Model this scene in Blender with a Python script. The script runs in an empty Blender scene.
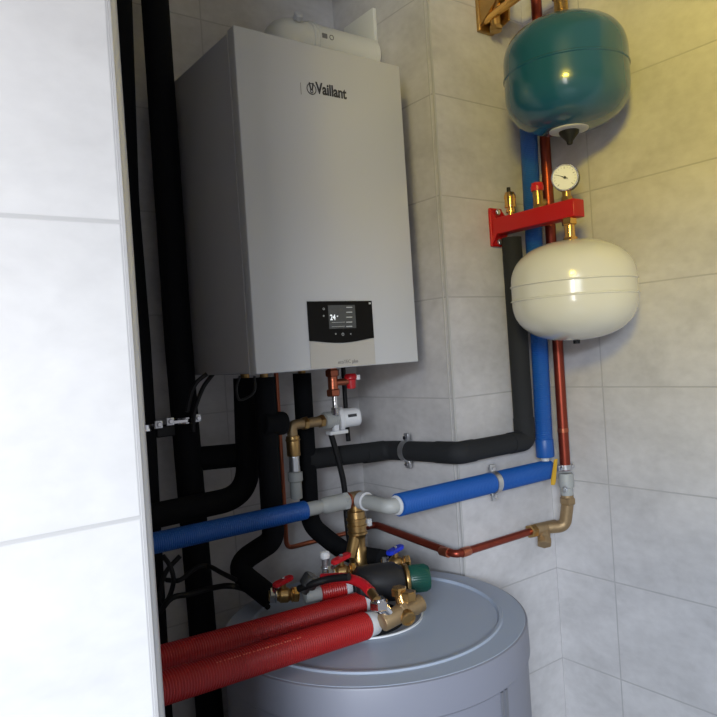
import bpy, bmesh, math, random
from mathutils import Vector, Matrix, Euler

scene = bpy.context.scene
COL = scene.collection
EYE = 1.65                       # height of the camera above the floor; modelling heights are given from the eye level
F = 698.95                       # focal length in pixels of the 717 px frame
RM = ((0.80146391, -0.05704316, 0.59531646),
      (-0.5944436, 0.03306609, 0.80345718),
      (-0.06551653, -0.99782399, -0.00740766))

# ------------------------------------------------------------ camera, world, lights, exposure
cam = bpy.data.cameras.new('camera')
cam.sensor_width = 36.0
cam.lens = 36.0 * F / 717.0
cam.clip_start = 0.02
camo = bpy.data.objects.new('camera', cam)
COL.objects.link(camo)
camo.matrix_world = Matrix(((RM[0][0], -RM[0][1], -RM[0][2], 0),
                            (RM[1][0], -RM[1][1], -RM[1][2], 0),
                            (RM[2][0], -RM[2][1], -RM[2][2], EYE),
                            (0, 0, 0, 1)))
scene.camera = camo

scene.view_settings.view_transform = 'Standard'
scene.view_settings.look = 'None'
scene.view_settings.gamma = 1.0
scene.view_settings.use_curve_mapping = False
scene.view_settings.exposure = 0.0

world = bpy.data.worlds.new('world')
scene.world = world
world.use_nodes = True
bg = world.node_tree.nodes['Background']
bg.inputs[0].default_value = (0.92, 0.93, 1.0, 1)
bg.inputs[1].default_value = 0.34


def area(name, loc, target, sx, sy, power, color):
    l = bpy.data.lights.new(name, 'AREA')
    l.shape = 'RECTANGLE'
    l.size = sx; l.size_y = sy
    l.energy = power
    l.color = color
    o = bpy.data.objects.new(name, l)
    COL.objects.link(o)
    o.location = loc
    d = Vector(target) - Vector(loc)
    o.rotation_euler = d.to_track_quat('-Z', 'Y').to_euler()
    return o


# daylight from the doorway behind the viewer's left, and the warm light of the upper part of the room
def lamp_spread(o, deg): o.data.spread = math.radians(deg)


area('doorway_daylight', (-2.9, -2.8, 2.72), (0.8, 0.9, 1.55), 1.5, 0.75, 290, (0.76, 0.87, 1.0))
lamp_spread(area('front_wall_fill', (-1.0, -0.60, 1.75), (-0.25, 0.615, 1.66), 0.4, 0.9, 4.9, (1.0, 0.97, 0.95)), 66)  # added fill without a known window, brightens the left front wall
lamp_spread(area('warm_upper_light', (-0.9, -0.7, 2.55), (1.62, 0.55, 2.36), 0.4, 0.3, 4.9, (1.0, 0.78, 0.09)), 46)


# ------------------------------------------------------------ pixel rays meeting real planes
def ray(px, py):
    c = Vector(((px - 358.5), (py - 358.5), F))
    return Vector([sum(RM[i][k] * c[k] for k in range(3)) for i in range(3)])


def PY(px, py, Y): r = ray(px, py); return r * (Y / r.y)
def PX(px, py, X): r = ray(px, py); return r * (X / r.x)
def PZ(px, py, Z): r = ray(px, py); return r * (1.018 * Z / r.z)
def PD(px, py, d): return ray(px, py) * (d / F)
V = lambda *a: Vector(a)


# ------------------------------------------------------------ materials
def newmat(name):
    m = bpy.data.materials.new(name)
    m.use_nodes = True
    return m, m.node_tree.nodes, m.node_tree.links, m.node_tree.nodes['Principled BSDF']


def mat(name, col, rough=0.5, metal=0.0, var=0.06, scale=30.0, bump=0.0, bscale=200.0, coat=0.0, emit=0.0, spec=None):
    m, N, L, b = newmat(name)
    tc = N.new('ShaderNodeTexCoord')
    n = N.new('ShaderNodeTexNoise'); n.inputs['Scale'].default_value = scale; n.inputs['Detail'].default_value = 4
    L.new(tc.outputs['Object'], n.inputs['Vector'])
    r = N.new('ShaderNodeMixRGB'); r.blend_type = 'MIX'
    r.inputs[1].default_value = (*[c * (1 - var) for c in col], 1)
    r.inputs[2].default_value = (*[min(1, c * (1 + var)) for c in col], 1)
    L.new(n.outputs['Fac'], r.inputs[0])
    L.new(r.outputs[0], b.inputs['Base Color'])
    b.inputs['Roughness'].default_value = rough
    b.inputs['Metallic'].default_value = metal
    b.inputs['Coat Weight'].default_value = coat
    b.inputs['Coat Roughness'].default_value = 0.05
    if spec is not None: b.inputs['Specular IOR Level'].default_value = spec
    if bump:
        n2 = N.new('ShaderNodeTexNoise'); n2.inputs['Scale'].default_value = bscale
        L.new(tc.outputs['Object'], n2.inputs['Vector'])
        bp = N.new('ShaderNodeBump'); bp.inputs['Strength'].default_value = bump; bp.inputs['Distance'].default_value = 0.002
        L.new(n2.outputs['Fac'], bp.inputs['Height']); L.new(bp.outputs[0], b.inputs['Normal'])
    if emit:
        L.new(r.outputs[0], b.inputs['Emission Color']); b.inputs['Emission Strength'].default_value = emit
    return m


def tilemat(name, axis, j0, jw, c1, c2, seed=0.0, jd=0.84):
    """large concrete-look tiles 255 mm high; axis = horizontal axis of the wall; j0 one vertical joint, jw tile width"""
    m, N, L, b = newmat(name)
    g = N.new('ShaderNodeNewGeometry')
    s = N.new('ShaderNodeSeparateXYZ'); L.new(g.outputs['Position'], s.inputs[0])

    def joint(sock, off, step, w):
        a = N.new('ShaderNodeMath'); a.operation = 'SUBTRACT'; L.new(sock, a.inputs[0]); a.inputs[1].default_value = off - 0.5 * step
        d = N.new('ShaderNodeMath'); d.operation = 'DIVIDE'; L.new(a.outputs[0], d.inputs[0]); d.inputs[1].default_value = step
        f = N.new('ShaderNodeMath'); f.operation = 'FRACT'; L.new(d.outputs[0], f.inputs[0])
        c = N.new('ShaderNodeMath'); c.operation = 'SUBTRACT'; L.new(f.outputs[0], c.inputs[0]); c.inputs[1].default_value = 0.5
        e = N.new('ShaderNodeMath'); e.operation = 'ABSOLUTE'; L.new(c.outputs[0], e.inputs[0])
        h = N.new('ShaderNodeMapRange'); L.new(e.outputs[0], h.inputs[0])
        h.inputs['From Min'].default_value = w * 0.5 / step; h.inputs['From Max'].default_value = w * 1.1 / step
        h.inputs['To Min'].default_value = 1.0; h.inputs['To Max'].default_value = 0.0
        return h.outputs[0]
    jz = joint(s.outputs['Z'], EYE - 0.132, 0.2609, 0.0022)
    jx = joint(s.outputs[axis], j0, jw, 0.0022)
    mx = N.new('ShaderNodeMath'); mx.operation = 'MAXIMUM'; L.new(jz, mx.inputs[0]); L.new(jx, mx.inputs[1])
    mp = N.new('ShaderNodeMapping'); mp.inputs['Location'].default_value = (seed, seed * 0.7, seed * 1.3)
    mp.inputs['Scale'].default_value = (1, 1, 1.6)
    L.new(g.outputs['Position'], mp.inputs[0])
    n1 = N.new('ShaderNodeTexNoise'); n1.inputs['Scale'].default_value = 5.0; n1.inputs['Detail'].default_value = 8; n1.inputs['Roughness'].default_value = 0.62
    n1.inputs['Distortion'].default_value = 0.4
    L.new(mp.outputs[0], n1.inputs['Vector'])
    n2 = N.new('ShaderNodeTexNoise'); n2.inputs['Scale'].default_value = 38.0; n2.inputs['Detail'].default_value = 6
    L.new(mp.outputs[0], n2.inputs['Vector'])
    ramp = N.new('ShaderNodeValToRGB')
    ramp.color_ramp.elements[0].position = 0.33; ramp.color_ramp.elements[0].color = (*c1, 1)
    ramp.color_ramp.elements[1].position = 0.68; ramp.color_ramp.elements[1].color = (*c2, 1)
    L.new(n1.outputs['Fac'], ramp.inputs[0])
    mm = N.new('ShaderNodeMixRGB'); mm.blend_type = 'OVERLAY'; mm.inputs[0].default_value = 0.16
    L.new(ramp.outputs[0], mm.inputs[1]); L.new(n2.outputs['Fac'], mm.inputs[2])
    jm = N.new('ShaderNodeMixRGB'); L.new(mx.outputs[0], jm.inputs[0]); L.new(mm.outputs[0], jm.inputs[1])
    jm.inputs[2].default_value = (c1[0] * jd, c1[1] * jd, c1[2] * jd, 1)
    L.new(jm.outputs[0], b.inputs['Base Color'])
    b.inputs['Roughness'].default_value = 0.48
    inv = N.new('ShaderNodeMath'); inv.operation = 'SUBTRACT'; inv.inputs[0].default_value = 1; L.new(mx.outputs[0], inv.inputs[1])
    bp = N.new('ShaderNodeBump'); bp.inputs['Strength'].default_value = 0.5; bp.inputs['Distance'].default_value = 0.001
    L.new(inv.outputs[0], bp.inputs['Height'])
    L.new(bp.outputs[0], b.inputs['Normal'])
    return m


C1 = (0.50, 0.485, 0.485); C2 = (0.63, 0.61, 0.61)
M = {
    'tile_y': tilemat('concrete_tile_right', 'Y', 1.1114, 0.50, C1, C2, 3.0, 0.88),
    'tile_x': tilemat('concrete_tile_back', 'X', 0.82, 1.0, C1, C2, 0.0, 0.88),
    'tile_s': tilemat('concrete_tile_shaft', 'X', 1.6232, 0.50, C1, C2, 5.0, 0.88),
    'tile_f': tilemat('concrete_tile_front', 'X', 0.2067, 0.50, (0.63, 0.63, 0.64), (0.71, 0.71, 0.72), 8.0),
    'floor': mat('floor_tile', (0.30, 0.29, 0.28), 0.5, var=0.1, scale=6),
    'plaster': mat('ceiling_plaster', (0.72, 0.70, 0.64), 0.9),
    'trim': mat('tile_edge_profile', (0.62, 0.62, 0.63), 0.38, 0.35, var=0.03),
    'trim2': mat('grey_edge_profile', (0.47, 0.46, 0.45), 0.6, 0.0, var=0.03),
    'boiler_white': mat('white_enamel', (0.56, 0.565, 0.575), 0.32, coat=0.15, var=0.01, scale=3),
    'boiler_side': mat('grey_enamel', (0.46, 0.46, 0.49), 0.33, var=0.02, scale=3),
    'boiler_under': mat('dark_underside', (0.06, 0.06, 0.065), 0.6),
    'silver': mat('satin_silver_panel', (0.52, 0.50, 0.47), 0.35, 0.35, var=0.02),
    'gloss_black': mat('gloss_black_glass', (0.004, 0.004, 0.005), 0.22, var=0.0, spec=0.12),
    'screen': mat('grey_screen', (0.030, 0.032, 0.034), 0.25, emit=0.6, var=0.25, scale=60),
    'screen_text': mat('lit_screen_text', (0.75, 0.78, 0.8), 0.5, emit=0.7),
    'screen_dim': mat('dim_screen_lines', (0.30, 0.31, 0.30), 0.5, emit=0.4),
    'ink': mat('dark_ink', (0.03, 0.03, 0.035), 0.5),
    'ink_soft': mat('grey_ink', (0.20, 0.19, 0.18), 0.5),
    'flue': mat('white_flue_plastic', (0.72, 0.72, 0.68), 0.5, var=0.02),
    'foam': mat('black_foam_insulation', (0.006, 0.0065, 0.008), 0.85, bump=0.35, bscale=260, spec=0.15),
    'foam2': mat('charcoal_foam_insulation', (0.016, 0.017, 0.019), 0.8, bump=0.35, bscale=260, spec=0.3),
    'rubber': mat('black_rubber', (0.008, 0.008, 0.009), 0.5, spec=0.3),
    'blue': mat('blue_corrugated_plastic', (0.008, 0.088, 0.36), 0.42, var=0.10, scale=14),
    'red_tube': mat('red_corrugated_plastic', (0.35, 0.008, 0.008), 0.42, var=0.10, scale=14),
    'red_paint': mat('red_powder_coat', (0.46, 0.005, 0.006), 0.38, var=0.04),
    'red_plastic': mat('red_plastic', (0.55, 0.012, 0.02), 0.35),
    'blue_plastic': mat('blue_plastic', (0.01, 0.03, 0.45), 0.35),
    'copper': mat('copper_pipe', (0.50, 0.155, 0.085), 0.30, 0.9, var=0.16, scale=40),
    'copper_dark': mat('shaded_copper', (0.26, 0.045, 0.025), 0.38, 0.75, var=0.2, scale=40),  # darker copper: shade on the upright pipe is put into the colour
    'brass': mat('brass', (0.46, 0.29, 0.115), 0.34, 0.95, var=0.14, scale=60),
    'brass_raw': mat('sand_cast_brass', (0.36, 0.25, 0.135), 0.48, 0.7, var=0.18, scale=70, bump=0.3, bscale=400),
    'brass_bright': mat('bright_gold_brass', (0.80, 0.47, 0.16), 0.2, 0.95, var=0.08),
    'steel': mat('zinc_steel', (0.62, 0.63, 0.65), 0.3, 0.9, var=0.1, scale=80),
    'chrome': mat('chrome', (0.72, 0.72, 0.74), 0.15, 1.0, var=0.02),
    'grey_plastic': mat('grey_pipe_plastic', (0.36, 0.37, 0.36), 0.5, var=0.05),
    'pale_grey': mat('pale_grey_plastic', (0.55, 0.56, 0.58), 0.45),
    'white_plastic': mat('white_plastic', (0.75, 0.76, 0.78), 0.4),
    'teal': mat('teal_enamel', (0.012, 0.092, 0.165), 0.22, coat=0.6, var=0.03, scale=5),
    'cream': mat('cream_enamel', (0.72, 0.70, 0.60), 0.2, coat=0.6, var=0.02, scale=5),
    'dial': mat('white_dial', (0.78, 0.79, 0.80), 0.35, var=0.0),
    'gauge_case': mat('black_gauge_case', (0.03, 0.03, 0.03), 0.35),
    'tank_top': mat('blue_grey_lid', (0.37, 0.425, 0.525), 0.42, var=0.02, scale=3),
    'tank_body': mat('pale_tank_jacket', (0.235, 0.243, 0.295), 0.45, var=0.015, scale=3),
    'tank_strip': mat('grey_tank_strip', (0.17, 0.175, 0.20), 0.5),
    'green': mat('dark_green_plastic', (0.004, 0.060, 0.042), 0.4, var=0.06),
    'pump_black': mat('black_pump_casing', (0.010, 0.010, 0.012), 0.45),
    'yellow': mat('yellow_paint', (0.62, 0.36, 0.02), 0.5),
    'print': mat('pale_print_on_tube', (0.30, 0.42, 0.70), 0.6),
    'print_red': mat('faint_print_on_red_tube', (0.60, 0.14, 0.10), 0.6),
}


# ------------------------------------------------------------ mesh builder
class MB:
    def __init__(self): self.bm = bmesh.new()

    def box(self, lo, hi, bev=0.0, rot=None):
        lo, hi = Vector(lo), Vector(hi)
        c = (lo + hi) / 2; d = hi - lo
        r = bmesh.ops.create_cube(self.bm, size=1.0)
        vs = r['verts']
        for v in vs: v.co = Vector((v.co.x * d.x, v.co.y * d.y, v.co.z * d.z))
        if bev:
            es = list({e for v in vs for e in v.link_edges})
            rb = bmesh.ops.bevel(self.bm, geom=es, offset=bev, segments=3, affect='EDGES', profile=0.5)
            vs = list({v for f in rb['faces'] for v in f.verts} | {v for v in vs if v.is_valid})
        for v in vs:
            v.co = (rot @ v.co if rot else v.co) + c
        return self

    def lathe(self, base, axis, prof, seg=32, cap=True, poly=0):
        """prof: list of (distance along axis, radius)"""
        base = Vector(base); a = Vector(axis).normalized()
        u = a.orthogonal().normalized(); w = a.cross(u)
        n = poly or seg
        rings = []
        for t, r in prof:
            rings.append([self.bm.verts.new(base + a * t + (u * math.cos(2 * math.pi * k / n) + w * math.sin(2 * math.pi * k / n)) * max(r, 1e-5)) for k in range(n)])
        for i in range(len(rings) - 1):
            for k in range(n):
                self.bm.faces.new((rings[i][k], rings[i][(k + 1) % n], rings[i + 1][(k + 1) % n], rings[i + 1][k]))
        if cap:
            self.bm.faces.new(list(reversed(rings[0]))); self.bm.faces.new(rings[-1])
        return self

    def cyl(self, a, b, r, r2=None, seg=28, bev=0.0):
        a, b = Vector(a), Vector(b); L = (b - a).length
        r2 = r if r2 is None else r2
        pr = [(0, r), (L, r2)]
        if bev: pr = [(0, r - bev), (bev * 0.3, r - bev * 0.3), (bev, r), (L - bev, r2), (L - bev * 0.3, r2 - bev * 0.3), (L, r2 - bev)]
        return self.lathe(a, b - a, pr, seg)

    def hexnut(self, a, b, r):
        a, b = Vector(a), Vector(b); L = (b - a).length; c = min(L * 0.15, r * 0.15)
        self.lathe(a, b - a, [(0, r - c), (c, r), (L - c, r), (L, r - c)], poly=6)
        return self

    def threads(self, a, b, r, n):
        a, b = Vector(a), Vector(b); L = (b - a).length; pr = []
        for i in range(n):
            pr += [(L * i / n, r * 0.93), (L * (i + 0.5) / n, r)]
        pr.append((L, r * 0.93))
        return self.lathe(a, b - a, pr, 24)

    def tube(self, pts, r, seg=24, ripple=None, cap=True):
        """r: number or list; ripple=(pitch, depth)"""
        pts = [Vector(p) for p in pts]
        if ripple:
            pitch, dep = ripple
            new = []; rr = []
            cum = [0]
            for i in range(1, len(pts)): cum.append(cum[-1] + (pts[i] - pts[i - 1]).length)
            n = max(2, int(cum[-1] / (pitch / 4)))
            j = 0
            for k in range(n + 1):
                s = cum[-1] * k / n
                while j < len(pts) - 2 and cum[j + 1] < s: j += 1
                t = (s - cum[j]) / max(1e-9, cum[j + 1] - cum[j])
                new.append(pts[j].lerp(pts[j + 1], t))
                rr.append(r - dep * (0.0, 0.5, 1.0, 0.5)[k % 4])
            pts = new; rad = rr
        else:
            rad = r if isinstance(r, (list, tuple)) else [r] * len(pts)
        tang = []
        for i in range(len(pts)):
            a = pts[max(0, i - 1)]; b = pts[min(len(pts) - 1, i + 1)]
            tang.append((b - a).normalized())
        u = tang[0].orthogonal().normalized()
        rings = []
        for i, p in enumerate(pts):
            t = tang[i]
            u = (u - t * u.dot(t)).normalized(); w = t.cross(u)
            rings.append([self.bm.verts.new(p + (u * math.cos(2 * math.pi * k / seg) + w * math.sin(2 * math.pi * k / seg)) * rad[i]) for k in range(seg)])
        for i in range(len(rings) - 1):
            for k in range(seg):
                self.bm.faces.new((rings[i][k], rings[i][(k + 1) % seg], rings[i + 1][(k + 1) % seg], rings[i + 1][k]))
        if cap:
            self.bm.faces.new(list(reversed(rings[0]))); self.bm.faces.new(rings[-1])
        return self

    def torus(self, c, axis, R, r, seg=40, ms=10, flat=1.0):
        c = Vector(c); a = Vector(axis).normalized(); u = a.orthogonal().normalized(); w = a.cross(u)
        rings = []
        for i in range(seg):
            d = u * math.cos(2 * math.pi * i / seg) + w * math.sin(2 * math.pi * i / seg)
            rings.append([self.bm.verts.new(c + d * (R + r * math.cos(2 * math.pi * k / ms)) + a * (r * flat * math.sin(2 * math.pi * k / ms))) for k in range(ms)])
        for i in range(seg):
            A, B = rings[i], rings[(i + 1) % seg]
            for k in range(ms):
                self.bm.faces.new((A[k], A[(k + 1) % ms], B[(k + 1) % ms], B[k]))
        return self

    def prism(self, poly, vec, bev=0.0):
        """closed polygon of 3D points extruded by vec"""
        vec = Vector(vec)
        a = [self.bm.verts.new(Vector(p)) for p in poly]
        b = [self.bm.verts.new(Vector(p) + vec) for p in poly]
        n = len(a)
        self.bm.faces.new(a); self.bm.faces.new(list(reversed(b)))
        for i in range(n):
            self.bm.faces.new((a[(i + 1) % n], a[i], b[i], b[(i + 1) % n]))
        if bev:
            es = list({e for v in a + b for e in v.link_edges})
            bmesh.ops.bevel(self.bm, geom=es, offset=bev, segments=2, affect='EDGES')
        return self

    def text(self, body, origin, right, up, size, bold=0.0, depth=0.0004, xs=1.0):
        cu = bpy.data.curves.new('t', 'FONT'); cu.body = body; cu.size = size; cu.extrude = depth; cu.offset = bold
        o = bpy.data.objects.new('t', cu); COL.objects.link(o)
        bpy.context.view_layer.update()
        me = bpy.data.meshes.new_from_object(o.evaluated_get(bpy.context.evaluated_depsgraph_get()))
        right = Vector(right).normalized(); up = Vector(up).normalized(); nn = right.cross(up)
        org = Vector(origin)
        for v in me.vertices: v.co = org + right * v.co.x * xs + up * v.co.y + nn * v.co.z
        self.bm.from_mesh(me)
        bpy.data.objects.remove(o); bpy.data.curves.remove(cu); bpy.data.meshes.remove(me)
        return self

    def build(self, name, m, parent=None, smooth=True, ang=35):
        bmesh.ops.recalc_face_normals(self.bm, faces=self.bm.faces)
        vs = self.bm.verts
        if parent is not None:
            org = world_org(parent)
        else:
            lo = [min(v.co[i] for v in vs) for i in range(3)]; hi = [max(v.co[i] for v in vs) for i in range(3)]
            org = Vector(((lo[0] + hi[0]) / 2, (lo[1] + hi[1]) / 2, lo[2]))
        for v in vs: v.co -= org
        me = bpy.data.meshes.new(name)
        self.bm.to_mesh(me); self.bm.free()
        if smooth:
            me.polygons.foreach_set('use_smooth', [True] * len(me.polygons))
            try: me.set_sharp_from_angle(angle=math.radians(ang))
            except Exception: pass
        me.materials.append(M[m])
        o = bpy.data.objects.new(name, me)
        COL.objects.link(o)
        if parent is None: o.location = org + Vector((0, 0, EYE))
        else: o.parent = parent
        return o


def world_org(p):
    o = Vector(p.location)
    while p.parent is not None:
        p = p.parent; o += Vector(p.location)
    return o - Vector((0, 0, EYE))


def thing(name, base, label, cat, group=None):
    o = bpy.data.objects.new(name, None)
    o.empty_display_size = 0.05
    COL.objects.link(o)
    o.location = Vector(base) + Vector((0, 0, EYE))
    return tag(o, label, cat, group)


def tag(o, label, cat, group=None):
    o['label'] = label; o['category'] = cat
    if group: o['group'] = group
    return o


def struct(o, label=None, cat=None):
    o['kind'] = 'structure'
    if label: o['label'] = label
    if cat: o['category'] = cat
    return o


def fillet(pts, rad, n=8):
    pts = [Vector(p) for p in pts]
    if not isinstance(rad, (list, tuple)): rad = [rad] * len(pts)
    out = [pts[0]]
    for i in range(1, len(pts) - 1):
        p = pts[i]; a = (pts[i - 1] - p); b = (pts[i + 1] - p)
        la, lb = a.length, b.length; a.normalize(); b.normalize()
        ang = a.angle(b)
        t = min(rad[i] / math.tan(ang / 2), la * 0.48, lb * 0.48)
        s = p + a * t; e = p + b * t
        for k in range(n + 1):
            q = k / n
            out.append((s * (1 - q) + p * q).lerp(p * (1 - q) + e * q, q))
    out.append(pts[-1])
    return out


def smooth_path(pts, n=10):
    pts = [Vector(p) for p in pts]
    P = [pts[0] * 2 - pts[1]] + pts + [pts[-1] * 2 - pts[-2]]
    out = []
    for i in range(1, len(P) - 2):
        for k in range(n):
            t = k / n
            out.append(0.5 * ((2 * P[i]) + (-P[i - 1] + P[i + 1]) * t + (2 * P[i - 1] - 5 * P[i] + 4 * P[i + 1] - P[i + 2]) * t * t + (-P[i - 1] + 3 * P[i] - 3 * P[i + 1] + P[i + 2]) * t ** 3))
    out.append(pts[-1])
    return out


X, Y, Z = V(1, 0, 0), V(0, 1, 0), V(0, 0, 1)
FL = -EYE; CE = 1.12            # floor and ceiling
YB, YS, XS, XR, YF, XF = 1.710, 1.2987, 1.2561, 1.6232, 0.615, 0.2067

# ------------------------------------------------------------ setting
struct(MB().box((-1.6, -1.6, FL - 0.05), (XR + 0.1, YB + 0.1, FL)).build('floor', 'floor', smooth=False), 'grey tiled floor of the room and niche')
struct(MB().box((-0.36, YF, CE), (XR + 0.1, YB + 0.1, CE + 0.05)).build('ceiling', 'plaster', smooth=False), 'plain ceiling over the niche')
struct(MB().box((-0.4, YB, FL), (XS, YB + 0.1, CE)).build('wall_back', 'tile_x', smooth=False), 'grey tiled back wall behind the boiler')
struct(MB().box((XS, YS, FL), (XR, YB + 0.1, CE)).build('wall_shaft', 'tile_s', smooth=False), 'boxed-out grey tiled shaft behind the upright pipes')
struct(MB().box((XR, -0.35, FL), (XR + 0.1, YB + 0.1, CE)).build('wall_right', 'tile_y', smooth=False), 'grey tiled side wall right of the vessels')
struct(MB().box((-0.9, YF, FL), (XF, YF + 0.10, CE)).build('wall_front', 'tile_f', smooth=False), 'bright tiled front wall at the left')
struct(MB().box((-0.46, YF + 0.10, FL), (-0.36, YB + 0.1, CE)).build('wall_left', 'tile_y', smooth=False), 'hidden side wall of the niche')
tr = MB().prism([(XF + 0.0002, YF - 0.0012, FL), (XF + 0.0022, YF - 0.0012, FL), (XF + 0.0026, YF + 0.0004, FL), (XF + 0.0085, YF + 0.0040, FL), (XF + 0.0112, YF + 0.008, FL), (XF + 0.0112, YF + 0.102, FL), (XF + 0.0002, YF + 0.102, FL)], (0, 0, CE - FL))
struct(tr.build('trim_1', 'trim'), 'pale metal edge profile on the front wall')
tr = MB()
tr.box((XS - 0.0012, YS - 0.0025, FL), (XS + 0.0035, YS + 0.004, CE), 0.0008).box((XS - 0.0015, YS + 0.012, FL), (XS + 0.0005, YS + 0.015, CE))
struct(tr.build('trim_2', 'trim2'), 'thin metal edge profile on the shaft corner')

struct(MB().box((-3.2, -1.1, 0.545), (XR + 0.1, -1.0, CE)).build('wall_rear', 'plaster', smooth=False), 'wall above the open doorway behind the viewer')

# ------------------------------------------------------------ boiler
BX0, BX1, BY0, BY1, BZ0, BZ1 = 0.6867, 1.1321, 1.283, 1.6116, -0.0297, 0.6903
b = thing('wall_boiler', ((BX0 + BX1) / 2, BY1, BZ0), 'white wall-hung gas boiler with a black display and grey sides', 'boiler')
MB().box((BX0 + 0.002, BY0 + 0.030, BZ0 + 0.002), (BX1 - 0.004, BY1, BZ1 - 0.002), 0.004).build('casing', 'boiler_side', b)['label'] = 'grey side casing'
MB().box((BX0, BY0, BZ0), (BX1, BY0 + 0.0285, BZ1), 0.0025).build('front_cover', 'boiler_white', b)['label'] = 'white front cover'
MB().box((BX0 - 0.0010, BY0 + 0.0280, BZ0 - 0.0003), (BX1 + 0.001, BY0 + 0.0300, BZ1 + 0.0003)).build('edge_seam', 'trim', b)['label'] = 'thin pale seam behind the front cover'
MB().box((BX0 + 0.02, BY0 + 0.05, BZ0 + 0.0005), (BX1 - 0.02, BY1 - 0.01, BZ0 + 0.006)).build('bottom_plate', 'boiler_under', b)
MB().box(((BX0 + BX1) / 2 - 0.15, BY1, BZ1 - 0.08), ((BX0 + BX1) / 2 + 0.15, YB, BZ1 - 0.03)).build('wall_bracket', 'steel', b)
yf = BY0


def bf(px, py, d=0.0): p = PY(px, py, yf); return V(p.x, yf - d, p.z)


x0 = bf(309, 340).x; x1 = bf(373.3, 337).x
zt = bf(307.4, 301.5).z; zb = bf(312, 371).z; zm = bf(309, 340.7).z; zd = bf(342, 342.5).z
# silver flap and black display share a curved boundary
N = 16
curve = []
for i in range(N + 1):
    t = i / N
    curve.append((x0 + (x1 - x0) * t, zm - (zm - zd) * math.sin(math.pi * t) ** 1.3 - 0.001))
pan = MB().prism([(x, yf - 0.0005, z) for x, z in curve] + [(x1, yf - 0.0005, zt), (x0, yf - 0.0005, zt)], (0, -0.0022, 0)).build('display_panel', 'gloss_black', b, smooth=False)
pan['label'] = 'gloss black display panel'
flap = MB().prism([(x0, yf - 0.0003, BZ0 + 0.002), (x1, yf - 0.0003, BZ0 + 0.002)] + [(x, yf - 0.0003, z - 0.0012) for x, z in reversed(curve)], (0, -0.0018, 0)).build('lower_flap', 'silver', b, smooth=False)
flap['label'] = 'satin silver lower flap'
p0 = bf(328.7, 329); p1 = bf(354, 305)
MB().box((p0.x, yf - 0.0031, p0.z), (p1.x, yf - 0.0027, p1.z)).build('screen', 'screen', pan, smooth=False)
p = bf(329.3, 320.2)
MB().text('24', V(p.x, yf - 0.0033, p.z), X, Z, 0.0175, 0.0002, xs=0.86).text('\u00b0', V(p.x + 0.0180, yf - 0.0033, p.z + 0.001), X, Z, 0.012).build('temperature_digits', 'screen_text', pan, smooth=False)['label'] = 'lit white digits 24°'
ln = MB()
for yy in (307.5, 312.4, 317.3, 322.3, 326.6):
    q0 = bf(345.5, yy); q1 = bf(351.3, yy)
    ln.box((q0.x, yf - 0.0036, q0.z - 0.0010), (q1.x, yf - 0.0032, q0.z + 0.0010))
for yy in (322.6, 326.8):
    q0 = bf(331, yy); q1 = bf(344, yy)
    ln.box((q0.x, yf - 0.0036, q0.z - 0.0004), (q1.x, yf - 0.0032, q0.z + 0.0004))
ln.build('menu_lines', 'screen_dim', pan, smooth=False)
for (px, py, r) in ((323, 309, .0022), (323, 316, .0015), (342.2, 334.3, .0028), (335, 334, .0012), (350, 334, .0012)):
    q = bf(px, py, 0.0029); MB().torus(q, Y, r, 0.0005, 20, 6).build('touch_icon', 'screen_dim', pan)
q = bf(369, 303); MB().box((q.x - .003, yf - 0.0031, q.z - .003), (q.x + .003, yf - 0.0028, q.z + .001)).build('corner_mark', 'screen_dim', pan, smooth=False)
p = bf(337.5, 363.9)
MB().text('ecoTEC plus', V(p.x, yf - 0.0023, p.z), X, Z, 0.0115, xs=0.95).build('model_lettering', 'ink_soft', flap, smooth=False)
p = bf(316.2, 93.0)
MB().text('Vaillant', V(p.x, yf - 0.0006, p.z), X, Z, 0.0350, 0.0009, xs=0.80).build('brand_lettering', 'ink', b, smooth=False)['label'] = 'dark lettering across the upper front'
p = bf(311.4, 89.0)
lg = MB().torus((p.x, yf - 0.0006, p.z), Y, 0.0118, 0.0011, 36, 6, 0.6)
for s in (-1, 1):
    lg.tube(smooth_path([(p.x + s * 0.001, yf - .0006, p.z - 0.003), (p.x + s * 0.0032, yf - .0006, p.z + 0.004), (p.x + s * 0.005, yf - .0006, p.z + 0.0135)], 5), [0.0016] * 11, 8)
lg.torus((p.x, yf - 0.0006, p.z - 0.0052), Y, 0.0035, 0.0010, 18, 6, 0.6)
lg.build('round_emblem', 'ink', b)
p = bf(300.8, 88.5)
MB().box((p.x - .0006, yf - 0.0006, p.z - .013), (p.x + .0006, yf + 0.001, p.z + .013)).build('cover_mark', 'ink_soft', b, smooth=False)

# ------------------------------------------------------------ flue above the boiler
FY, FZ, FR = 1.535, 0.822, 0.053
f = thing('flue_pipe', (0.98, FY, BZ1), 'white flue elbow and pipe running from boiler top into the shaft wall', 'flue pipe')
MB().cyl((1.025, FY, FZ), (XS - 0.0125, FY, FZ), FR).build('pipe_section', 'flue', f)
MB().tube(fillet([(0.955, FY, BZ1 + 0.002), (0.955, FY, FZ), (1.03, FY, FZ)], 0.05, 12), FR, 32).build('elbow', 'flue', f)
MB().cyl((0.955, FY, BZ1 - 0.001), (0.955, FY, BZ1 + 0.05), FR + 0.010, bev=0.003).build('collar', 'flue', f)
MB().torus((1.03, FY, FZ), X, FR, 0.004).torus((1.045, FY, FZ), X, FR, 0.003).build('seal_ring', 'flue', f)
mk = MB()
mk.lathe((0.980, FY - 0.047, FZ + 0.035), (-0.1, -1, 0.6), [(0, 0.012), (0.012, 0.012), (0.015, 0.009)], 20)
mk.build('test_port_cap', 'pale_grey', f)
mk = MB()
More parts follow.
